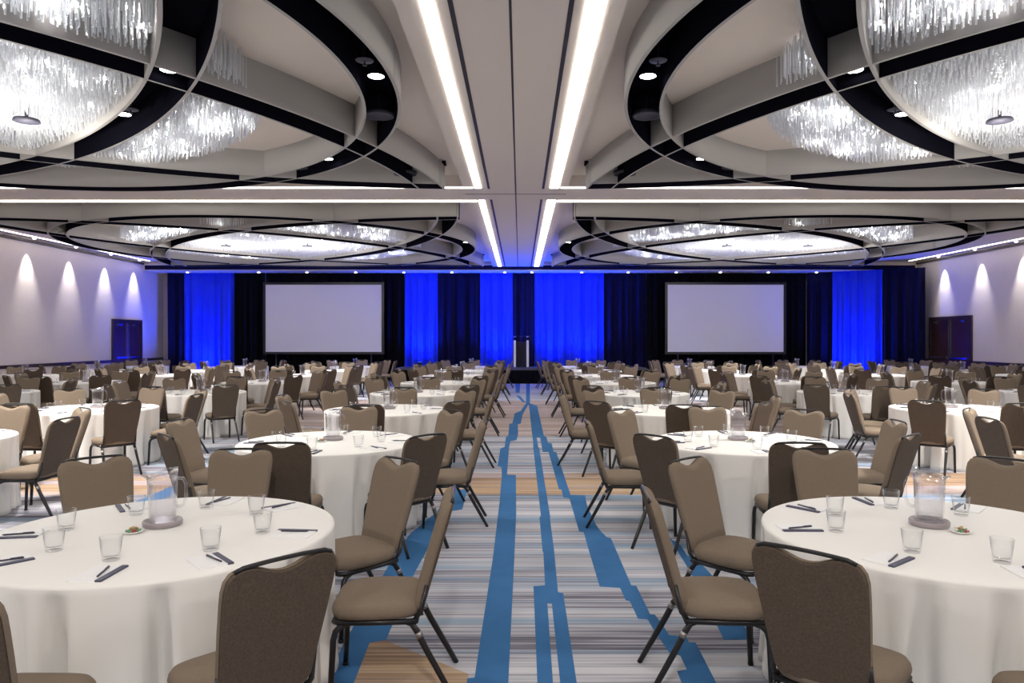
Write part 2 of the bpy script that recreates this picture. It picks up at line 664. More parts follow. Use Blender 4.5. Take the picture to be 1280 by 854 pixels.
def build_chandelier():
    rnd = random.Random(3)
    r = empty('crystal_chandelier')
    bm = bmesh.new()
    st = .058
    k = int(4.2 / st)
    R = .0095
    for i in range(-k, k + 1):
        for j in range(-k, k + 1):
            x = i * st + (j % 2) * st / 2 + rnd.uniform(-.016, .016)
            y = j * st + rnd.uniform(-.016, .016)
            if math.hypot(x, y) > 4.12 or in_band(x, y) or near_can(x, y):
                continue
            z0 = H + 2.735 + rnd.uniform(-.012, .02)
            a0 = rnd.uniform(0, PI / 2)
            lo = [bm.verts.new((x + R * math.cos(a0 + q * PI / 2), y + R * math.sin(a0 + q * PI / 2), z0)) for q in range(4)]
            hi = [bm.verts.new((x + R * math.cos(a0 + q * PI / 2), y + R * math.sin(a0 + q * PI / 2), ZC - .035)) for q in range(4)]
            for q in range(4):
                bm.faces.new((lo[q], lo[(q + 1) % 4], hi[(q + 1) % 4], hi[q]))
            bm.faces.new(lo[::-1])
    o = mesh_obj('crystal_rods', bm, M['crystal'], r)
    o['kind'] = 'stuff'
    bm = bmesh.new()
    nb = 0
    while nb < 300:
        a, q = rnd.uniform(0, 2 * PI), 4.0 * math.sqrt(rnd.random())
        x, y = q * math.cos(a), q * math.sin(a)
        if in_band(x, y, .1):
            continue
        if all(math.hypot(x - u, y - v) < A0 for u, v in ARC_C) and rnd.random() < .74:
            continue
        nb += 1
        bmesh.ops.create_icosphere(bm, subdivisions=1, radius=.02, matrix=Matrix.Translation((x, y, H + rnd.uniform(2.76, 2.93))))
    o = mesh_obj('bulbs', bm, M['bulb'], r)
    o['kind'] = 'stuff'
    return r


def place_tree(proto, first, loc):
    o = proto if first else copy_tree(proto)
    o.location = loc
    return o


cof, cha = build_coffer(), build_chandelier()
register(cof)
register(cha)
order = list(COF.items())
for i, (nm, (x, y)) in reversed(list(enumerate(order))):
    o = place_tree(cof, i == 0, (x, y, 0))
    tag(o, 'grey coffer of interlocking curved bands with black gaps, %s quarter of the ceiling' % nm, 'ceiling coffer', 'round coffers in the ceiling')
    o = place_tree(cha, i == 0, (x, y, 0))
    tag(o, 'round chandelier of hanging crystal rods and bulbs inside the %s coffer' % nm, 'chandelier', 'crystal chandeliers')

# fittings in the coffers
bm = bmesh.new()
lathe(bm, [(.0, ZC - .03), (.10, ZC - .03), (.10, ZF + .10), (.085, ZF + .10)], 20, 0)
lathe(bm, [(.085, ZF + .10), (.0, ZF + .105)], 20, 1)
DOWN = mesh_obj('downlight', bm, [M['black'], M['lamp']])
bm = bmesh.new()
lathe(bm, [(.0, 0), (.14, 0), (.15, -.01), (.16, -.02), (.19, -.02), (.19, .03), (.0, .03)], 24, 0)
lathe(bm, [(.012, .02), (.012, .27)], 8, 0)
SPK = mesh_obj('ceiling_speaker', bm, M['speaker'])
bm = bmesh.new()
lathe(bm, [(.0, 0), (.085, 0), (.09, .008), (.015, .03), (.012, .33)], 20, 0)
lathe(bm, [(.0, -.05), (.025, -.045), (.008, -.02), (.008, .0)], 10, 0)
SPR = mesh_obj('sprinkler', bm, M['speaker'])
bm = bmesh.new()
lathe(bm, [(.02, ZC - .03), (.02, H + 2.73), (.14, H + 2.72), (.15, H + 2.69), (.0, H + 2.69)], 24, 0)
CAN = mesh_obj('pendant_downlight', bm, [M['speaker'], M['silver']])
used = set()


def inst(proto, loc):
    if proto.name in used:
        o = proto.copy()
        COL.objects.link(o)
    else:
        o = proto
        used.add(proto.name)
    o.location = loc
    return o


def hp(px, py, h):
    d = F * h / (CY - py)
    return ((px - CX) * d / F, d)


ang = lambda c, r, a: (c[0] + r * math.cos(math.radians(a)), c[1] + r * math.sin(math.radians(a)))
for side, mir in (('left', 1), ('right', -1)):
    mx = lambda p: p if mir > 0 else (2 * XM - p[0], p[1])
    rm = (R0 + R1) / 2
    c0, c1 = COF['near left'], COF['far left']
    dl = [(ang(c0, rm, 2), 'in the inner edge of the near %s ring'), (ang(c0, rm, 42.5), 'at the band crossing of the near %s coffer'), (ang(c0, 7.4, 44.5), 'in the far aisle corner of the near %s coffer'),
          (ang(c0, 3.42, .3), 'by the crystals on the aisle side, near %s coffer'), (ang(c0, 2.62, 35), 'by the crystals on the stage side, near %s coffer'),
          (ang(c1, rm, -5), 'in the inner edge of the far %s ring'), (ang(c1, rm, 60), 'in the stage side of the far %s ring'), (ang(c1, rm, -47), 'in the near aisle corner of the far %s ring')]
    for p, w in dl:
        p = mx(p)
        tag(inst(DOWN, (p[0], p[1], 0)), 'small round lit downlight ' + w % side, 'downlight', 'round downlights in the coffer gaps')
        add_light('SPOT', (p[0], p[1], ZF + .08), 45, WARM, .06, (p[0], p[1], 0), 1.6, .7)
    for p, w in ((ang(c0, rm, -20), 'in the near part of the near %s ring'), (ang(c0, rm, 17), 'between downlight and crossing, near %s ring'), (ang(c0, rm, 52), 'beyond the band crossing, near %s ring'), (ang(c0, 7.05, 43.6), 'in the far aisle corner, near %s coffer'), (ang(c1, 7.0, -44), 'in the near aisle corner, far %s coffer')):
        p = mx(p)
        tag(inst(SPK, (p[0], p[1], ZF + .13)), 'round dark ceiling speaker ' + w % side, 'speaker', 'round speakers in the coffer gaps')
    for p, w in ((ang(c0, rm, -3.5), 'beside the downlight of the near %s ring'), (ang(c0, 2.68, 26.6), 'by the crystals on the stage side, near %s coffer')):
        p = mx(p)
        tag(inst(SPR, (p[0], p[1], ZF + .06)), 'small disc sprinkler head ' + w % side, 'sprinkler', 'sprinkler heads in the coffer gaps')
    for c, nm in ((c0, 'near'), (c1, 'far')):
        for dx, dy, w in CANS:
            dx, dy = can_spot(dx, dy)
            p = mx((c[0] + dx, c[1] + dy))
            if nm == 'far' and w == 'stage side':
                continue
            k = 3 if nm == 'far' else 2
            tag(inst(CAN, (p[0], p[1], 0)), 'dark round disc fitting under the crystals, %s of the %s %s chandelier' % (w, nm, side), 'light fitting', 'disc fittings under the crystals')
            add_light('POINT', (p[0], p[1], H + 2.22), E_FILL * (1.7 if k == 3 else .85), WARM, .06)  # added fill floating below the disc, lifts walls and ceiling
            add_light('SPOT', (p[0], p[1], H + 2.60), E_DOWN * (k * .85), WARM, .08, (p[0], p[1], 0), 2.2, .8)
        # bulbs among the crystals shine by their own emissive material
# over the camera: added spots without fittings, to brighten the near tables
for x in (-12, -6, 0, 6, 12):
    add_light('SPOT', (x, -1.0, ZC - .1 - CZ), 195, WARM, .12, (x, .5, 0), 2.6, .6)

# wall washers
bm = bmesh.new()
lathe(bm, [(.05, -.001), (.05, -.03), (.03, -.045), (.0, -.045)], 16, 1)
lathe(bm, [(.05, -.001), (.05, -.01), (.075, -.008), (.075, -.001)], 16, 0)
WASH = mesh_obj('wall_washer', bm, [M['silver'], emission('washer_face', (1, .95, .88), 3.5)])
ORD = ['first', 'second', 'third', 'fourth', 'fifth', 'sixth', 'seventh', 'eighth', 'ninth', 'tenth', 'eleventh', 'twelfth']
for x, s, ys, sd in ((XL, 1, [30.65, 28.6, 26.6, 24.5, 22.4, 20.3], 'left'), (XR, -1, [29.6, 27.4, 25.2, 23.1, 21.0], 'right')):
    for k, y in enumerate(ys):
        add_light('SPOT', (x + s * .24, y, ZC - .12), 150, (1, .96, .9), .02, (x - s * .02, y, 3.0), .85, .9)
        tag(inst(WASH, (x + s * .24, y, ZC - .001)), 'small recessed wall washer, %s from the stage corner above the %s wall' % (ORD[k], sd), 'downlight', 'wall washers')
sx = [235, 324, 384, 445, 505, 565, 631, 665, 727, 785, 845, 900, 960, 1020]
for k, px in enumerate(sx):
    x = at_d(px, 30.0)
    add_light('SPOT', (x, 29.95, H + 2.72), 34, (1, .96, .9), .02, (x, 30.25, 2.8), .95, .5)
    tag(inst(WASH, (x, 29.95, H + 2.75)), 'small recessed downlight above the drapes, %s from the left' % (ORD + ['thirteenth', 'fourteenth'])[k], 'downlight', 'downlights over the stage drapes')

# ------------------------------------------------------------------ drapes
YD = 30.4


def drape(p0, p1, z0, z1, seed, folds_per_m=5.2, amp=.11, mt=None, label='', name='stage_drape'):
    rnd = random.Random(seed)
    a, b = Vector(p0), Vector(p1)
    d = (b - a).normalized()
    a, b = a + d * .004, b - d * .004
    L = (b - a).length
    nrm = Vector((d.y, -d.x))
    n = max(24, int(L * 46))
    ph = [rnd.uniform(0, 6.28) for _ in range(4)]
    bm = bmesh.new()
    rows = []
    nz = 9
    for j in range(nz + 1):
        v = j / nz
        z = z1 + (z0 - z1) * v
        row = []
        for i in range(n + 1):
            s = L * i / n
            w = math.sin(s * folds_per_m * 2 * PI * .5 + ph[0] + .7 * math.sin(s * 1.9 + ph[1])) * .6 + math.sin(s * folds_per_m * PI * 1.7 + ph[2] + v * .5) * .4 + .35 * math.sin(s * 11.0 + ph[3])
            k = amp * (.55 + .6 * v)
            q = a + d * s + nrm * (w * k)
            row.append(bm.verts.new((q.x, q.y, z)))
        rows.append(row)
    for A, B in zip(rows, rows[1:]):
        for i in range(n):
            f = bm.faces.new((A[i], B[i], B[i + 1], A[i + 1]))
            f.smooth = True
    o = mesh_obj(name, bm, mt)
    md = o.modifiers.new('thickness', 'SOLIDIFY')
    md.thickness = .006
    return tag(o, label, 'curtain', 'floor length drapes along the stage wall')


pan = [(208, 230, 'drape_navy', 'dark navy drape at the left end, next to the left wall'), (230, 293, 'drape_bluelit', 'bright blue lit drape left of the left screen'),
       (293, 332, 'drape_black', 'narrow black drape between blue lit drape and left screen'), (332, 478, 'drape_black', 'wide black drape behind the left screen'), (478, 506, 'drape_black', 'narrow black drape right of the left screen'),
       (506, 547, 'drape_bluelit', 'bright blue lit drape, first one right of the left screen'), (547, 600, 'drape_navy', 'dark navy drape between two blue lit drapes left of the lectern'), (600, 641, 'drape_bluelit', 'bright blue lit drape just left of the lectern'),
       (641, 668, 'drape_navy', 'dark navy drape straight behind the lectern'), (668, 755, 'drape_bluelit', 'wide bright blue lit drape right of the lectern'), (755, 808, 'drape_navy', 'dark navy drape between blue lit drape and black drape, right of the lectern'),
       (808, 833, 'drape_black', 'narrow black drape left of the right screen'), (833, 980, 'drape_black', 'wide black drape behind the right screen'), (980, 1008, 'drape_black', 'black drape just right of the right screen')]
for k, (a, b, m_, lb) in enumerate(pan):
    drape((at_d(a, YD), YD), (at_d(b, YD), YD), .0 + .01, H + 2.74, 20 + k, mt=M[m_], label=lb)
pA, pB = Vector((at_d(1008, YD), YD)), Vector((15.45, 27.9))
dirs = lambda px: pA + (pB - pA) * ((px - 1008) / (1160 - 1008)) ** .93
for k, (a, b, m_, lb) in enumerate(((1008, 1040, 'drape_navy', 'dark navy drape left of the far right blue lit drape'), (1040, 1105, 'drape_bluelit', 'bright blue lit drape far right, turning towards the right wall'), (1105, 1160, 'drape_navy', 'dark navy drape at the right end, next to the right door'))):
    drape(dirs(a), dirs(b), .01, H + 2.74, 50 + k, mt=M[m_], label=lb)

BLUE = (.008, .055, 1.0)
bm = bmesh.new()
lathe(bm, [(.0, 0), (.07, 0), (.07, .02), (.1, .05), (.1, .2), (.085, .2)], 16, 0)
lathe(bm, [(.085, .2), (.0, .19)], 16, 1)
UPL = mesh_obj('uplight', bm, [M['metal'], emission('blue_lens', BLUE, 8)])
ups = [(at_d(262, YD), YD, 0, 'before the drape left of the left screen', 420), (at_d(527, YD), YD, .6, 'before the blue lit drape beside the left screen', 330), (at_d(622, YD), YD, .6, 'before the blue lit drape left of the lectern', 300),
       (at_d(690, YD), YD, .6, 'before the wide blue lit drape, lectern side', 260), (at_d(733, YD), YD, .6, 'before the wide blue lit drape, screen side', 260), (dirs(1072).x, dirs(1072).y, 0, 'before the far right blue lit drape', 420)]
for x, y, z, lb, e in ups:
    nx, ny = (0, -1) if y > 30 else (-.6, -.8)
    p = (x + nx * .55, y + ny * .55, z)
    tag(inst(UPL, p), 'small black floor can with blue light ' + lb, 'stage light', 'blue floor lights along the drapes')
    add_light('SPOT', (p[0], p[1], z + .24), e * .09, BLUE, .05, (x - nx * .1, y - ny * .1, z + 2.0), 2.6, 1.0)
    add_light('SPOT', (p[0], p[1], z + .24), e * (1.2 if z else .8), BLUE, .05, (p[0] + nx * 1.2, p[1] + ny * 1.2, 5), 2.6, .9)

# ------------------------------------------------------------------ stage, lectern, screens
st = empty('stage_platform', (0.05, 29.3, 0))
bm = bevelled_box(-4.9, 4.9, -.95, .8, .52, .60, .01)
mesh_obj('deck', bm, mat('stage_carpet', (.09, .09, .11), .9, noise=.2, nscale=60), st)
bm = bmesh.new()
nsk = 420
pv = None
for i in range(nsk + 1):
    x = -4.88 + 9.76 * i / nsk
    y = -.93 + .018 * math.sin(i * 1.35) + .01 * math.sin(i * .61)
    v = [bm.verts.new((x, y, .0)), bm.verts.new((x, y * .5 - .465, .55))]
    if pv:
        bm.faces.new((pv[0], v[0], v[1], pv[1])).smooth = True
    pv = v
sk = mesh_obj('skirt', bm, M['drape_black'], st)
bm = bmesh.new()
for x in (-4.7, -2.4, 0, 2.4, 4.7):
    for y in (-.8, .7):
        tube(bm, [(x, y, 0), (x, y, .53)], .025)
mesh_obj('support_legs', bm, M['metal'], st)
tag(st, 'low stage with pleated black skirt at the end of the aisle', 'stage')

lx, ly, lz = at_d(651.5, 29.0), 29.0, .6
le = empty('lectern', (lx, ly, lz))
mesh_obj('base', bevelled_box(-.36, .36, -.28, .22, .0, .025, .005), M['acrylic'], le)
for s in (-1, 1):
    mesh_obj('post', bevelled_box(s * .255 - .045, s * .255 + .045, -.06, .04, .025, 1.08, .012), M['silver'], le)
mesh_obj('front_panel', bevelled_box(-.21, .21, -.03, -.015, .03, 1.02, .003), M['smoked'], le)
bm = bmesh.new()
box(bm, -.40, .40, -.22, .26, -.008, .008)
bmesh.ops.rotate(bm, verts=bm.verts[:], cent=(0, 0, 0), matrix=Matrix.Rotation(math.radians(-20), 3, 'X'))
bmesh.ops.translate(bm, verts=bm.verts[:], vec=(0, 0, 1.17))
mesh_obj('reading_top', bm, M['acrylic'], le)
mesh_obj('shelf', bevelled_box(-.33, .33, -.05, .22, 1.0, 1.015, .003), M['acrylic'], le)
tag(le, 'lectern with white posts and smoked clear front, standing on the stage', 'lectern')


def screen(px0, px1, label):
    y = 29.75
    x0, x1 = at_d(px0, y), at_d(px1, y)
    z0, z1 = H - 16 * y / F, H + 68 * y / F
    xm = (x0 + x1) / 2
    r = empty('projection_screen', (xm, y, 0))
    hw = (x1 - x0) / 2
    bm = bmesh.new()
    b = .10
    for q in ((-hw - b, hw + b, z1, z1 + b), (-hw - b, hw + b, z0 - b, z0), (-hw - b, -hw, z0, z1), (hw, hw + b, z0, z1)):
        box(bm, q[0], q[1], -.02, .04, q[2], q[3])
    mesh_obj('frame', bm, M['metal'], r)
    bm = bmesh.new()
    box(bm, -hw, hw, .0, .01, z0, z1)
    mesh_obj('screen_surface', bm, M['screen'], r)
    for s in (-1, 1):
        bm = bmesh.new()
        x = s * (hw * .82)
        tube(bm, [(x, .02, 0.02), (x, .02, z0)], .03)
        tube(bm, [(x, -.35, 0.02), (x, .3, 0.02)], .03)
        mesh_obj('leg', bm, M['metal'], r)
    tag(r, label, 'screen', 'projection screens')


screen(332, 477, 'large blank white projection screen with black frame, left of the lectern')
screen(834.5, 979.5, 'large blank white projection screen with black frame, right of the lectern')


# ------------------------------------------------------------------ chair
def back_y(z):
    return -.205 - (z - .44) * .29


def chair_meshes():
    out = {}
    # seat cushion: rounded pad
    bm = bmesh.new()
    n = 40
    prof = [(.0, .0), (.80, .0), (.97, .012), (1.0, .038), (.985, .062), (.93, .082), (.80, .092), (.45, .098), (.0, .10)]
    rings = []
    for s, z in prof:
        if s == 0:
            rings.append([bm.verts.new((0, .0, .385 + z))])
            continue
        ring = []
        for k in range(n):
            a = 2 * PI * k / n
            c, q = math.cos(a), math.sin(a)
            e = 2 / 4.2
            x = math.copysign(abs(c) ** e, c) * .225
            y = math.copysign(abs(q) ** e, q) * .225
            x *= 1 - .07 * max(0, -y / .225)
            ring.append(bm.verts.new((x * s, y * s, .385 + z - (.012 * max(0, y / .225) ** 2 if z > .05 else 0))))
        rings.append(ring)
    for A, B in zip(rings, rings[1:]):
        for k in range(n):
            k2 = (k + 1) % n
            if len(A) == 1:
                bm.faces.new((A[0], B[k2], B[k]))
            elif len(B) == 1:
                bm.faces.new((A[k], A[k2], B[0]))
            else:
                bm.faces.new((A[k], A[k2], B[k2], B[k]))
    for f in bm.faces:
        f.smooth = True
    out['seat'] = bm
    # backrest outline (half), from bottom centre up to the dip
    half = [(.0, .405), (.10, .405), (.165, .412), (.182, .44), (.19, .52), (.199, .62), (.208, .72), (.215, .82), (.2175, .875), (.212, .912), (.195, .938), (.165, .950), (.135, .951), (.115, .949), (.095, .942), (.07, .932), (.045, .922), (.02, .916), (.0, .9145)]
    outline = half + [(-x, z) for x, z in half[-2:0:-1]]

    def slab(f0, f1, scale0, scale1, bulge, out_shape):
        bm = bmesh.new()
        cz = .68

        def ring(t, s):
            return [bm.verts.new((x * s, back_y(cz + (z - cz) * s) + t, cz + (z - cz) * s)) for x, z in out_shape]
        levels = [(f0, scale0)] + bulge + [(f1, scale1)]
        rs = [ring(t, s) for t, s in levels]
        m_ = len(out_shape)
        for A, B in zip(rs, rs[1:]):
            for k in range(m_):
                bm.faces.new((A[k], A[(k + 1) % m_], B[(k + 1) % m_], B[k])).smooth = True
        for R, rev in ((rs[0], 0), (rs[-1], 1)):
            bm.faces.new(list(reversed(R)) if rev else R)
        bmesh.ops.recalc_face_normals(bm, faces=bm.faces[:])
        return bm
    out['backrest'] = slab(-.012, .034, 1.0, .88, [(.008, 1.0), (.020, .975), (.030, .935)], outline)
    out['back_panel'] = slab(-.024, -.011, .965, .99, [], outline)
    # top grip: black bar bridging the dip
    bm = bmesh.new()
    pts = []
    for k in range(13):
        x = -.185 + .37 * k / 12
        z = .951 + .007 * (1 - (x / .185) ** 2) - (.010 if abs(x) > .17 else 0)
        pts.append((x, back_y(z) - .012, z))
    tube(bm, pts, .0085, 8)
    out['top_grip'] = bm
    # frame under the seat
    bm = bmesh.new()
    fr = [(-.195, -.19, .378), (-.20, .0, .378), (-.195, .17, .378), (-.17, .2, .378), (.17, .2, .378), (.195, .17, .378), (.20, 0, .378), (.195, -.19, .378), (-.195, -.19, .378)]
    tube(bm, fr, .0145, 8)
    for s in (-1, 1):
        z0 = .375
        tube(bm, [(s * .19, -.175, z0), (s * .188, -.215, .42), (s * .186, back_y(.55) - .004, .55)], .011, 8)
    out['seat_frame'] = bm
    bm = bmesh.new()
    tube(bm, [(.175, .08, .374), (.185, .13, .372), (.195, .165, .362), (.203, .188, .34), (.206, .198, .30), (.208, .205, .15), (.21, .212, .0)], [.0155] * 5 + [.015, .0135], 8)
    tube(bm, [(.2098, .2112, .018), (.21, .212, .0)], .0155, 8)
    out['front_leg'] = bm
    bm = bmesh.new()
    tube(bm, [(.185, -.13, .378), (.19, -.17, .365), (.192, -.195, .33), (.195, -.235, .25), (.202, -.33, .08), (.205, -.375, .0)], [.0145, .0155, .0165, .016, .015, .0135], 8)
    tube(bm, [(.1925, -.199, .325), (.1935, -.212, .30)], .0185, 8, 1)
    out['rear_leg'] = bm
    return out


def mirror_bm(bm):
    b = bm.copy()
    for v in b.verts:
        v.co.x *= -1
    bmesh.ops.reverse_faces(b, faces=b.faces[:])
    return b


cm = chair_meshes()
simple = {k: v.copy() for k, v in cm.items()}
CH = empty('banquet_chair')
mesh_obj('seat', cm['seat'], M['fabric'], CH)
bk = mesh_obj('backrest', cm['backrest'], M['fabric'], CH)
o = mesh_obj('back_panel', cm['back_panel'], M['backfabric'], bk)
o['label'] = 'dark brown patterned outer back'
o = mesh_obj('top_grip', cm['top_grip'], M['metal'], bk)
o['label'] = 'black grip bar'
mesh_obj('seat_frame', cm['seat_frame'], M['metal'], CH)
for nm in ('front_leg', 'rear_leg'):
    mm = [M['metal'], M['ferrule']] if nm == 'rear_leg' else M['metal']
    mesh_obj('leg', mirror_bm(cm[nm]), mm, CH)
    mesh_obj('leg', cm[nm], mm, CH)
register(CH)


def joined(keys, mirror=()):
    bm = bmesh.new()
    for mi, k in keys:
        for b in ([simple[k], mirror_bm(simple[k])] if k in mirror else [simple[k]]):
            me = bpy.data.meshes.new('tmp')
            b.to_mesh(me)
            n0 = len(bm.faces)
            bm.from_mesh(me)
            bm.faces.ensure_lookup_table()
            for f in bm.faces[n0:]:
                f.material_index = mi
            bpy.data.meshes.remove(me)
    return bm


SC = empty('banquet_chair')
mesh_obj('seat', joined([(0, 'seat')]), M['fabric'], SC)
mesh_obj('backrest', joined([(0, 'backrest'), (1, 'back_panel'), (2, 'top_grip')]), [M['fabric'], M['backfabric'], M['metal']], SC)
mesh_obj('chair_frame', joined([(0, 'seat_frame'), (0, 'front_leg'), (0, 'rear_leg')], ('front_leg', 'rear_leg')), M['metal'], SC)
register(SC)
WHOLE = joined([(0, 'seat'), (0, 'backrest'), (1, 'back_panel'), (2, 'top_grip'), (2, 'seat_frame'), (2, 'front_leg'), (2, 'rear_leg')], ('front_leg', 'rear_leg'))


# ------------------------------------------------------------------ tablecloths
TZ, TR = .76, .84


def cloth_mesh(seed):
    rnd = random.Random(seed)
    ph = [rnd.uniform(0, 6.28) for _ in range(6)]
    nf = [10, 16, 23, 6]
    bm = bmesh.new()
    n = 288
    rings = []
    prof = [(.0, TZ), (.4, TZ), (.70, TZ), (TR - .015, TZ), (TR - .003, TZ - .004), (TR, TZ - .012)]
    for r, z in prof:
        if r == 0:
            rings.append([bm.verts.new((0, 0, z))])
        else:
            rings.append([bm.verts.new((r * math.cos(2 * PI * k / n), r * math.sin(2 * PI * k / n), z)) for k in range(n)])
    steps = [.72, .66, .58, .49, .40, .30, .20, .11, .05, .006]
    for z in steps:
        v = (TZ - z) / TZ
        ring = []
        for k in range(n):
            a = 2 * PI * k / n
            w = .6 * math.sin(15 * a + ph[0] + 1.1 * math.sin(3 * a + ph[4])) + .45 * math.sin(26 * a + ph[1] + 1.2 * math.sin(2 * a + ph[2]) + .5 * v) + .2 * math.sin(5 * a + ph[3])
            w = .45 - 1.0 * max(0.0, -w) ** .9 + .25 * w
            w = max(-1.0, min(1.0, w * 1.15))
            w = math.copysign(abs(w) ** .8, w)
            am = .15 * min(1, v * 1.6) ** .85
            r = TR - .028 * min(1, v * 2) + am * w * (1 if w < 0 else .28) + .018 * max(0, v - .75) * 4 * (.4 + .6 * max(0, w))
            aa = a + .02 * v * math.sin(7 * a + ph[5])
            ring.append(bm.verts.new((r * math.cos(aa), r * math.sin(aa), z)))
        rings.append(ring)
    for A, B in zip(rings, rings[1:]):
        for k in range(n):
            k2 = (k + 1) % n
            if len(A) == 1:
                bm.faces.new((A[0], B[k], B[k2])).smooth = True
            else:
                bm.faces.new((A[k], B[k], B[k2], A[k2])).smooth = True
    bm.faces.new(rings[-1])
    bmesh.ops.recalc_face_normals(bm, faces=bm.faces[:])
    return bm


CLOTH = []
for k in range(4):
    o = mesh_obj('tablecloth', cloth_mesh(100 + k), M['cloth'])
    CLOTH.append(o)

# ------------------------------------------------------------------ table-top things
bm = bmesh.new()
lathe(bm, [(.0, .003), (.030, .003), (.033, .0), (.035, .004), (.047, .104), (.0445, .104), (.0385, .04), (.032, .02), (.0, .018)], 24)
GLASS = mesh_obj('tumbler', bm, M['glass'])
bm = bmesh.new()
# slanted-rim pitcher
n = 28
levels = [(.066, 0), (.067, .03), (.070, .12), (.073, .20), (.075, .262)]
rings = []
for r, z in levels:
    rings.append([bm.verts.new((r * math.cos(2 * PI * k / n), r * math.sin(2 * PI * k / n), z + (.02 * math.cos(2 * PI * k / n) if z > .24 else 0))) for k in range(n)])
inner = [(.071, .262), (.069, .2), (.065, .1), (.061, .02)]
for r, z in inner:
    rings.append([bm.verts.new((r * math.cos(2 * PI * k / n), r * math.sin(2 * PI * k / n), z + (.02 * math.cos(2 * PI * k / n) if z > .24 else 0))) for k in range(n)])
for A, B in zip(rings, rings[1:]):
    for k in range(n):
        bm.faces.new((A[k], A[(k + 1) % n], B[(k + 1) % n], B[k])).smooth = True
bm.faces.new(rings[0][::-1])
bm.faces.new(rings[-1])
PIT = empty('water_pitcher')
mesh_obj('vessel', bm, M['acrylic'], PIT)
bm = bmesh.new()
tube(bm, [(.071, 0, .225), (.098, 0, .222), (.112, 0, .19), (.110, 0, .12), (.096, 0, .08), (.068, 0, .075)], .008, 8)
mesh_obj('handle', bm, M['acrylic'], PIT)
bm = bmesh.new()
tube(bm, [(-.070, -.02, .235), (-.092, 0, .248), (-.070, .02, .235)], .006, 6)
mesh_obj('spout', bm, M['acrylic'], PIT)
register(PIT)
bm = bmesh.new()
lathe(bm, [(.0, .0), (.088, .0), (.095, .006), (.097, .024), (.093, .032), (.087, .031), (.084, .016), (.0, .014)], 28)
COAST = mesh_obj('pitcher_coaster', bm, M['coaster'])
bm = bmesh.new()
lathe(bm, [(.0, .003), (.03, .003), (.034, .0), (.052, .012), (.050, .014), (.03, .006), (.0, .006)], 22)
DISH = mesh_obj('candy_dish', bm, M['china'])
CANDY = []
for k in range(4):
    bm = bmesh.new()
    bmesh.ops.create_uvsphere(bm, u_segments=10, v_segments=6, radius=.0085)
    for s in (-1, 1):
        tube(bm, [(s * .007, 0, 0), (s * .016, 0, .001)], [.002, .006], 6)
    CANDY.append(mesh_obj('wrapped_candy', bm, M['candy'][k], smooth=True))
bm = bmesh.new()
box(bm, -.07, .07, -.10, .10, 0, .007, 0)
box(bm, .044, .0702, -.1002, .1002, .001, .0085, 1)
PAD = mesh_obj('notepad', bm, [M['paper'], M['navy']])
bm = bmesh.new()
tube(bm, [(0, -.07, 0), (0, -.062, 0), (0, .066, 0), (0, .07, 0)], [.0012, .0042, .0042, .003], 8)
box(bm, -.0015, .0015, .02, .066, .004, .006)
PEN = mesh_obj('pen', bm, M['pen'])

# ------------------------------------------------------------------ the room full of tables
ROWS = [3.69, 6.93, 10.05, 13.2, 16.35, 19.5, 22.65, 25.8]
COLS = [('left aisle', -1.80, -1), ('second left', -5.9, -2), ('third left', -9.8, -3), ('left wall', -13.35, -4),
        ('right aisle', 2.10, 1), ('second right', 6.05, 2), ('third right', 9.85, 3), ('right wall', 13.9, 4)]
SIDE = {0: 'right', 45: 'back right', 90: 'back', 135: 'back left', 180: 'left', 225: 'front left', 270: 'front', 315: 'front right'}


def seen(x, y, m=0.0):
    if y < .6:
        return False
    p = CX + F * x / y
    return -F * m / y < p < 1280 + F * m / y


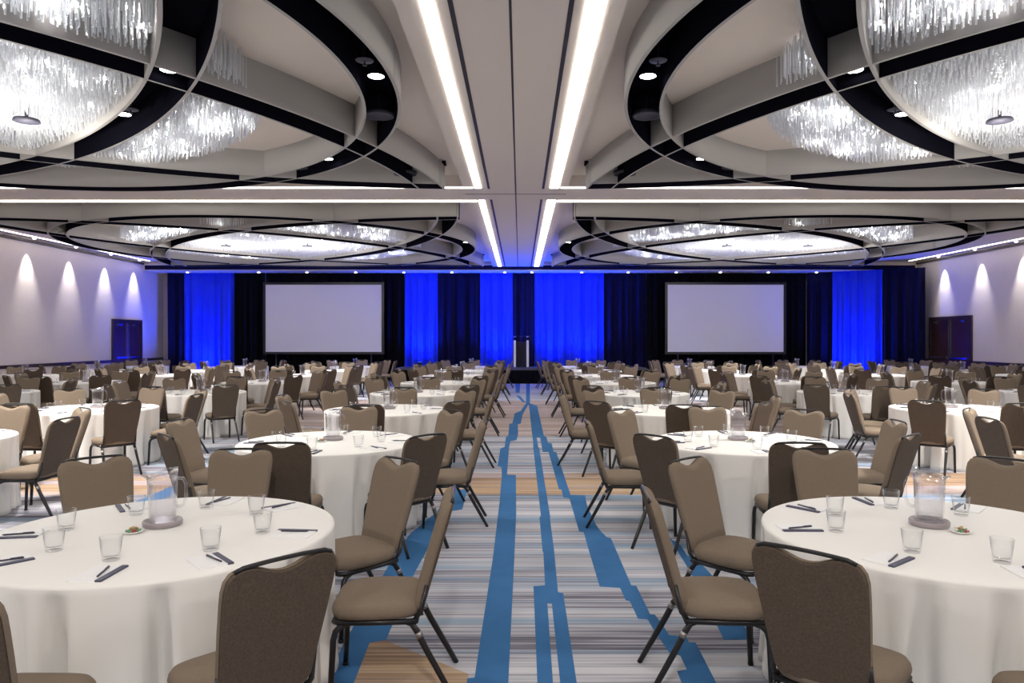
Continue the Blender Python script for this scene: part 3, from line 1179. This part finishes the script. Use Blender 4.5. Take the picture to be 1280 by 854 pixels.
tables = []
for cname, cx, ci in COLS:
    k = 0
    for ri, ry in enumerate(ROWS):
        rnd = random.Random(ci * 100 + ri)
        x = cx + (rnd.uniform(-.1, .1) if ri > 1 else 0)
        y = ry + (rnd.uniform(-.03, .03) if ri > 1 else 0) + (.2 if abs(ci) > 1 else 0)
        if not seen(x, y, 1.35):
            continue
        k += 1
        rot = rnd.uniform(-4, 4) if ri > 1 else 0
        tables.append(dict(c=cname, ci=ci, ri=ri, k=k, x=x, y=y, rot=rot))
NM = ['first', 'second', 'third', 'fourth', 'fifth', 'sixth', 'seventh', 'eighth']
chairs, glasses, pads, pens = [], [], [], []
for t in tables:
    rnd = random.Random(t['ci'] * 77 + t['ri'])
    t['txt'] = '%s table, %s column' % (NM[t['k'] - 1], t['c'])
    for a, sd in SIDE.items():
        ja = t['rot'] + (rnd.uniform(-2.5, 2.5) if t['ri'] > 0 else 0)
        yaw = rnd.uniform(-6, 6)
        rad = (1.112 if t['ri'] else 1.10) + rnd.uniform(-.004, .004)
        if t['ri'] == 0:
            ja += ({225: -2, 270: -6} if t['ci'] == 1 else {315: -5, 270: 0, 90: 7, 135: -4}).get(a, 0)
        A = math.radians(a + ja)
        x, y = t['x'] + rad * math.cos(A), t['y'] + rad * math.sin(A)
        if t['ci'] == -4 and x < XL + .75:
            continue
        if t['ci'] == 4 and x > XR - .75:
            continue
        if seen(x, y, .42):
            chairs.append((math.hypot(x, y), x, y, A + PI / 2 + math.radians(yaw), 'taupe banquet chair at the %s of the %s' % (sd, t['txt']), t))
        G = math.radians(a + t['rot'] + rnd.uniform(-5, 5))
        g = .50 + rnd.uniform(-.03, .02)
        gx, gy = t['x'] + g * math.cos(G), t['y'] + g * math.sin(G)
        if seen(gx, gy, .05):
            glasses.append((math.hypot(gx, gy), gx, gy, 'clear empty tumbler at the %s of the %s' % (sd, t['txt'])))
        Pa = math.radians(a + t['rot'] + rnd.uniform(-6, 6))
        pr = .675
        px_, py_ = t['x'] + pr * math.cos(Pa), t['y'] + pr * math.sin(Pa)
        if seen(px_, py_, .1):
            pads.append((math.hypot(px_, py_), px_, py_, Pa - PI / 2 + PI + rnd.uniform(-.12, .12), sd, t, rnd.uniform(-.3, .3)))

for t in tables:
    v = (t['ci'] * 3 + t['ri']) % 4
    o = inst2 = None
    src = CLOTH[v]
    if src.get('label') is None:
        o = src
    else:
        o = src.copy()
        COL.objects.link(o)
    o.location = (t['x'], t['y'], 0)
    o.rotation_euler = (0, 0, (t['ci'] * 1.7 + t['ri'] * .9) % 6.28)
    tag(o, 'white floor length tablecloth on the %s' % t['txt'], 'tablecloth', 'white cloths on the round tables')
    # centre: coaster, pitcher
    px_, py_ = t['x'] + (.0 if t['ri'] else (-.06 if t['ci'] < 0 else .03)), t['y'] + .12
    tag(inst(COAST, (px_, py_, TZ)), 'round grey coaster under the pitcher, %s' % t['txt'], 'coaster', 'pitcher coasters')
    first = 'pit' not in used
    used.add('pit')
    o = PIT if first else copy_tree(PIT)
    o.location = (px_, py_, TZ + .0168)
    o.rotation_euler = (0, 0, 2.6 if t['ci'] > 0 else .4)
    tag(o, 'clear slant rimmed water pitcher on the %s' % t['txt'], 'pitcher', 'clear water pitchers')
    if t['ri'] < 3:
        s = -1 if t['ci'] < 0 else 1
        dx, dy = px_ + s * .075, py_ - .15
        tag(inst(DISH, (dx, dy, TZ)), 'small white candy dish beside the pitcher, %s' % t['txt'], 'dish', 'candy dishes')
        if t['ri'] < 2 and abs(t['ci']) == 1:
            rnd = random.Random(t['ci'] + 9 * t['ri'])
            for q in range(7):
                a = q * 2 * PI / 6
                r_ = 0 if q == 6 else .022
                src = CANDY[q % 4]
                o = inst(src, (dx + r_ * math.cos(a), dy + r_ * math.sin(a), TZ + .0145 + (.012 if q == 6 else 0)))
                o.rotation_euler = (0, 0, rnd.uniform(0, 6))
                tag(o, 'small wrapped candy in the white dish on the %s' % t['txt'], 'candy', 'candies in the dish on the %s' % t['txt'])

chairs.sort(key=lambda c: c[0])
NEAR = 110
rest = bmesh.new()
whole_me = bpy.data.meshes.new('whole')
WHOLE.to_mesh(whole_me)
for i, (d, x, y, rz, lb, t) in enumerate(chairs):
    if i < 300:
        src = CH if i < NEAR else SC
        key = 'ch' if i < NEAR else 'sc'
        o = src if key not in used else copy_tree(src)
        used.add(key)
        o.location = (x, y, 0)
        o.rotation_euler = (0, 0, rz)
        tag(o, lb, 'chair', 'banquet chairs around the tables')
    else:
        n0 = len(rest.verts)
        rest.from_mesh(whole_me)
        rest.verts.ensure_lookup_table()
        mt_ = Matrix.Translation((x, y, 0)) @ Matrix.Rotation(rz, 4, 'Z')
        for v in rest.verts[n0:]:
            v.co = mt_ @ v.co
if len(chairs) > 300:
    o = mesh_obj('banquet_chairs', rest, [M['fabric'], M['backfabric'], M['metal']])
    o['kind'] = 'stuff'
    tag(o, 'farthest taupe banquet chairs around the last tables before the stage', 'chairs')
glasses.sort()
for i, (d, x, y, lb) in enumerate(glasses[:300]):
    o = inst(GLASS, (x, y, TZ))
    tag(o, lb, 'glass', 'tumblers on the tables')
pads.sort(key=lambda c: c[0])
for i, (d, x, y, rz, sd, t, jr) in enumerate(pads[:230]):
    o = inst(PAD, (x, y, TZ))
    o.rotation_euler = (0, 0, rz)
    tag(o, 'white notepad with dark edge at the %s of the %s' % (sd, t['txt']), 'notepad', 'notepads on the tables')
    if t['ri'] < 4:
        o = inst(PEN, (x + .02 * math.cos(rz), y + .02 * math.sin(rz), TZ + .0118))
        o.rotation_euler = (0, 0, rz + jr)
        tag(o, 'dark pen on the notepad at the %s of the %s' % (sd, t['txt']), 'pen', 'pens on the notepads')
print('TABLES', len(tables), 'CHAIRS', len(chairs), 'GLASSES', len(glasses), 'PADS', len(pads))

# ------------------------------------------------------------------ world and colour management
w = bpy.data.worlds.new('world')
S.world = w
w.use_nodes = True
w.node_tree.nodes['Background'].inputs[0].default_value = (.5, .5, .55, 1)
w.node_tree.nodes['Background'].inputs[1].default_value = .3
S.view_settings.view_transform = 'Standard'
S.view_settings.look = 'None'
S.view_settings.gamma = 1
S.view_settings.use_curve_mapping = False
S.view_settings.exposure = 1.12
S.cycles.max_bounces = 8
S.cycles.diffuse_bounces = 4
S.cycles.transparent_max_bounces = 24
S.cycles.sample_clamp_indirect = 6
S.cycles.caustics_reflective = False
S.cycles.caustics_refractive = False
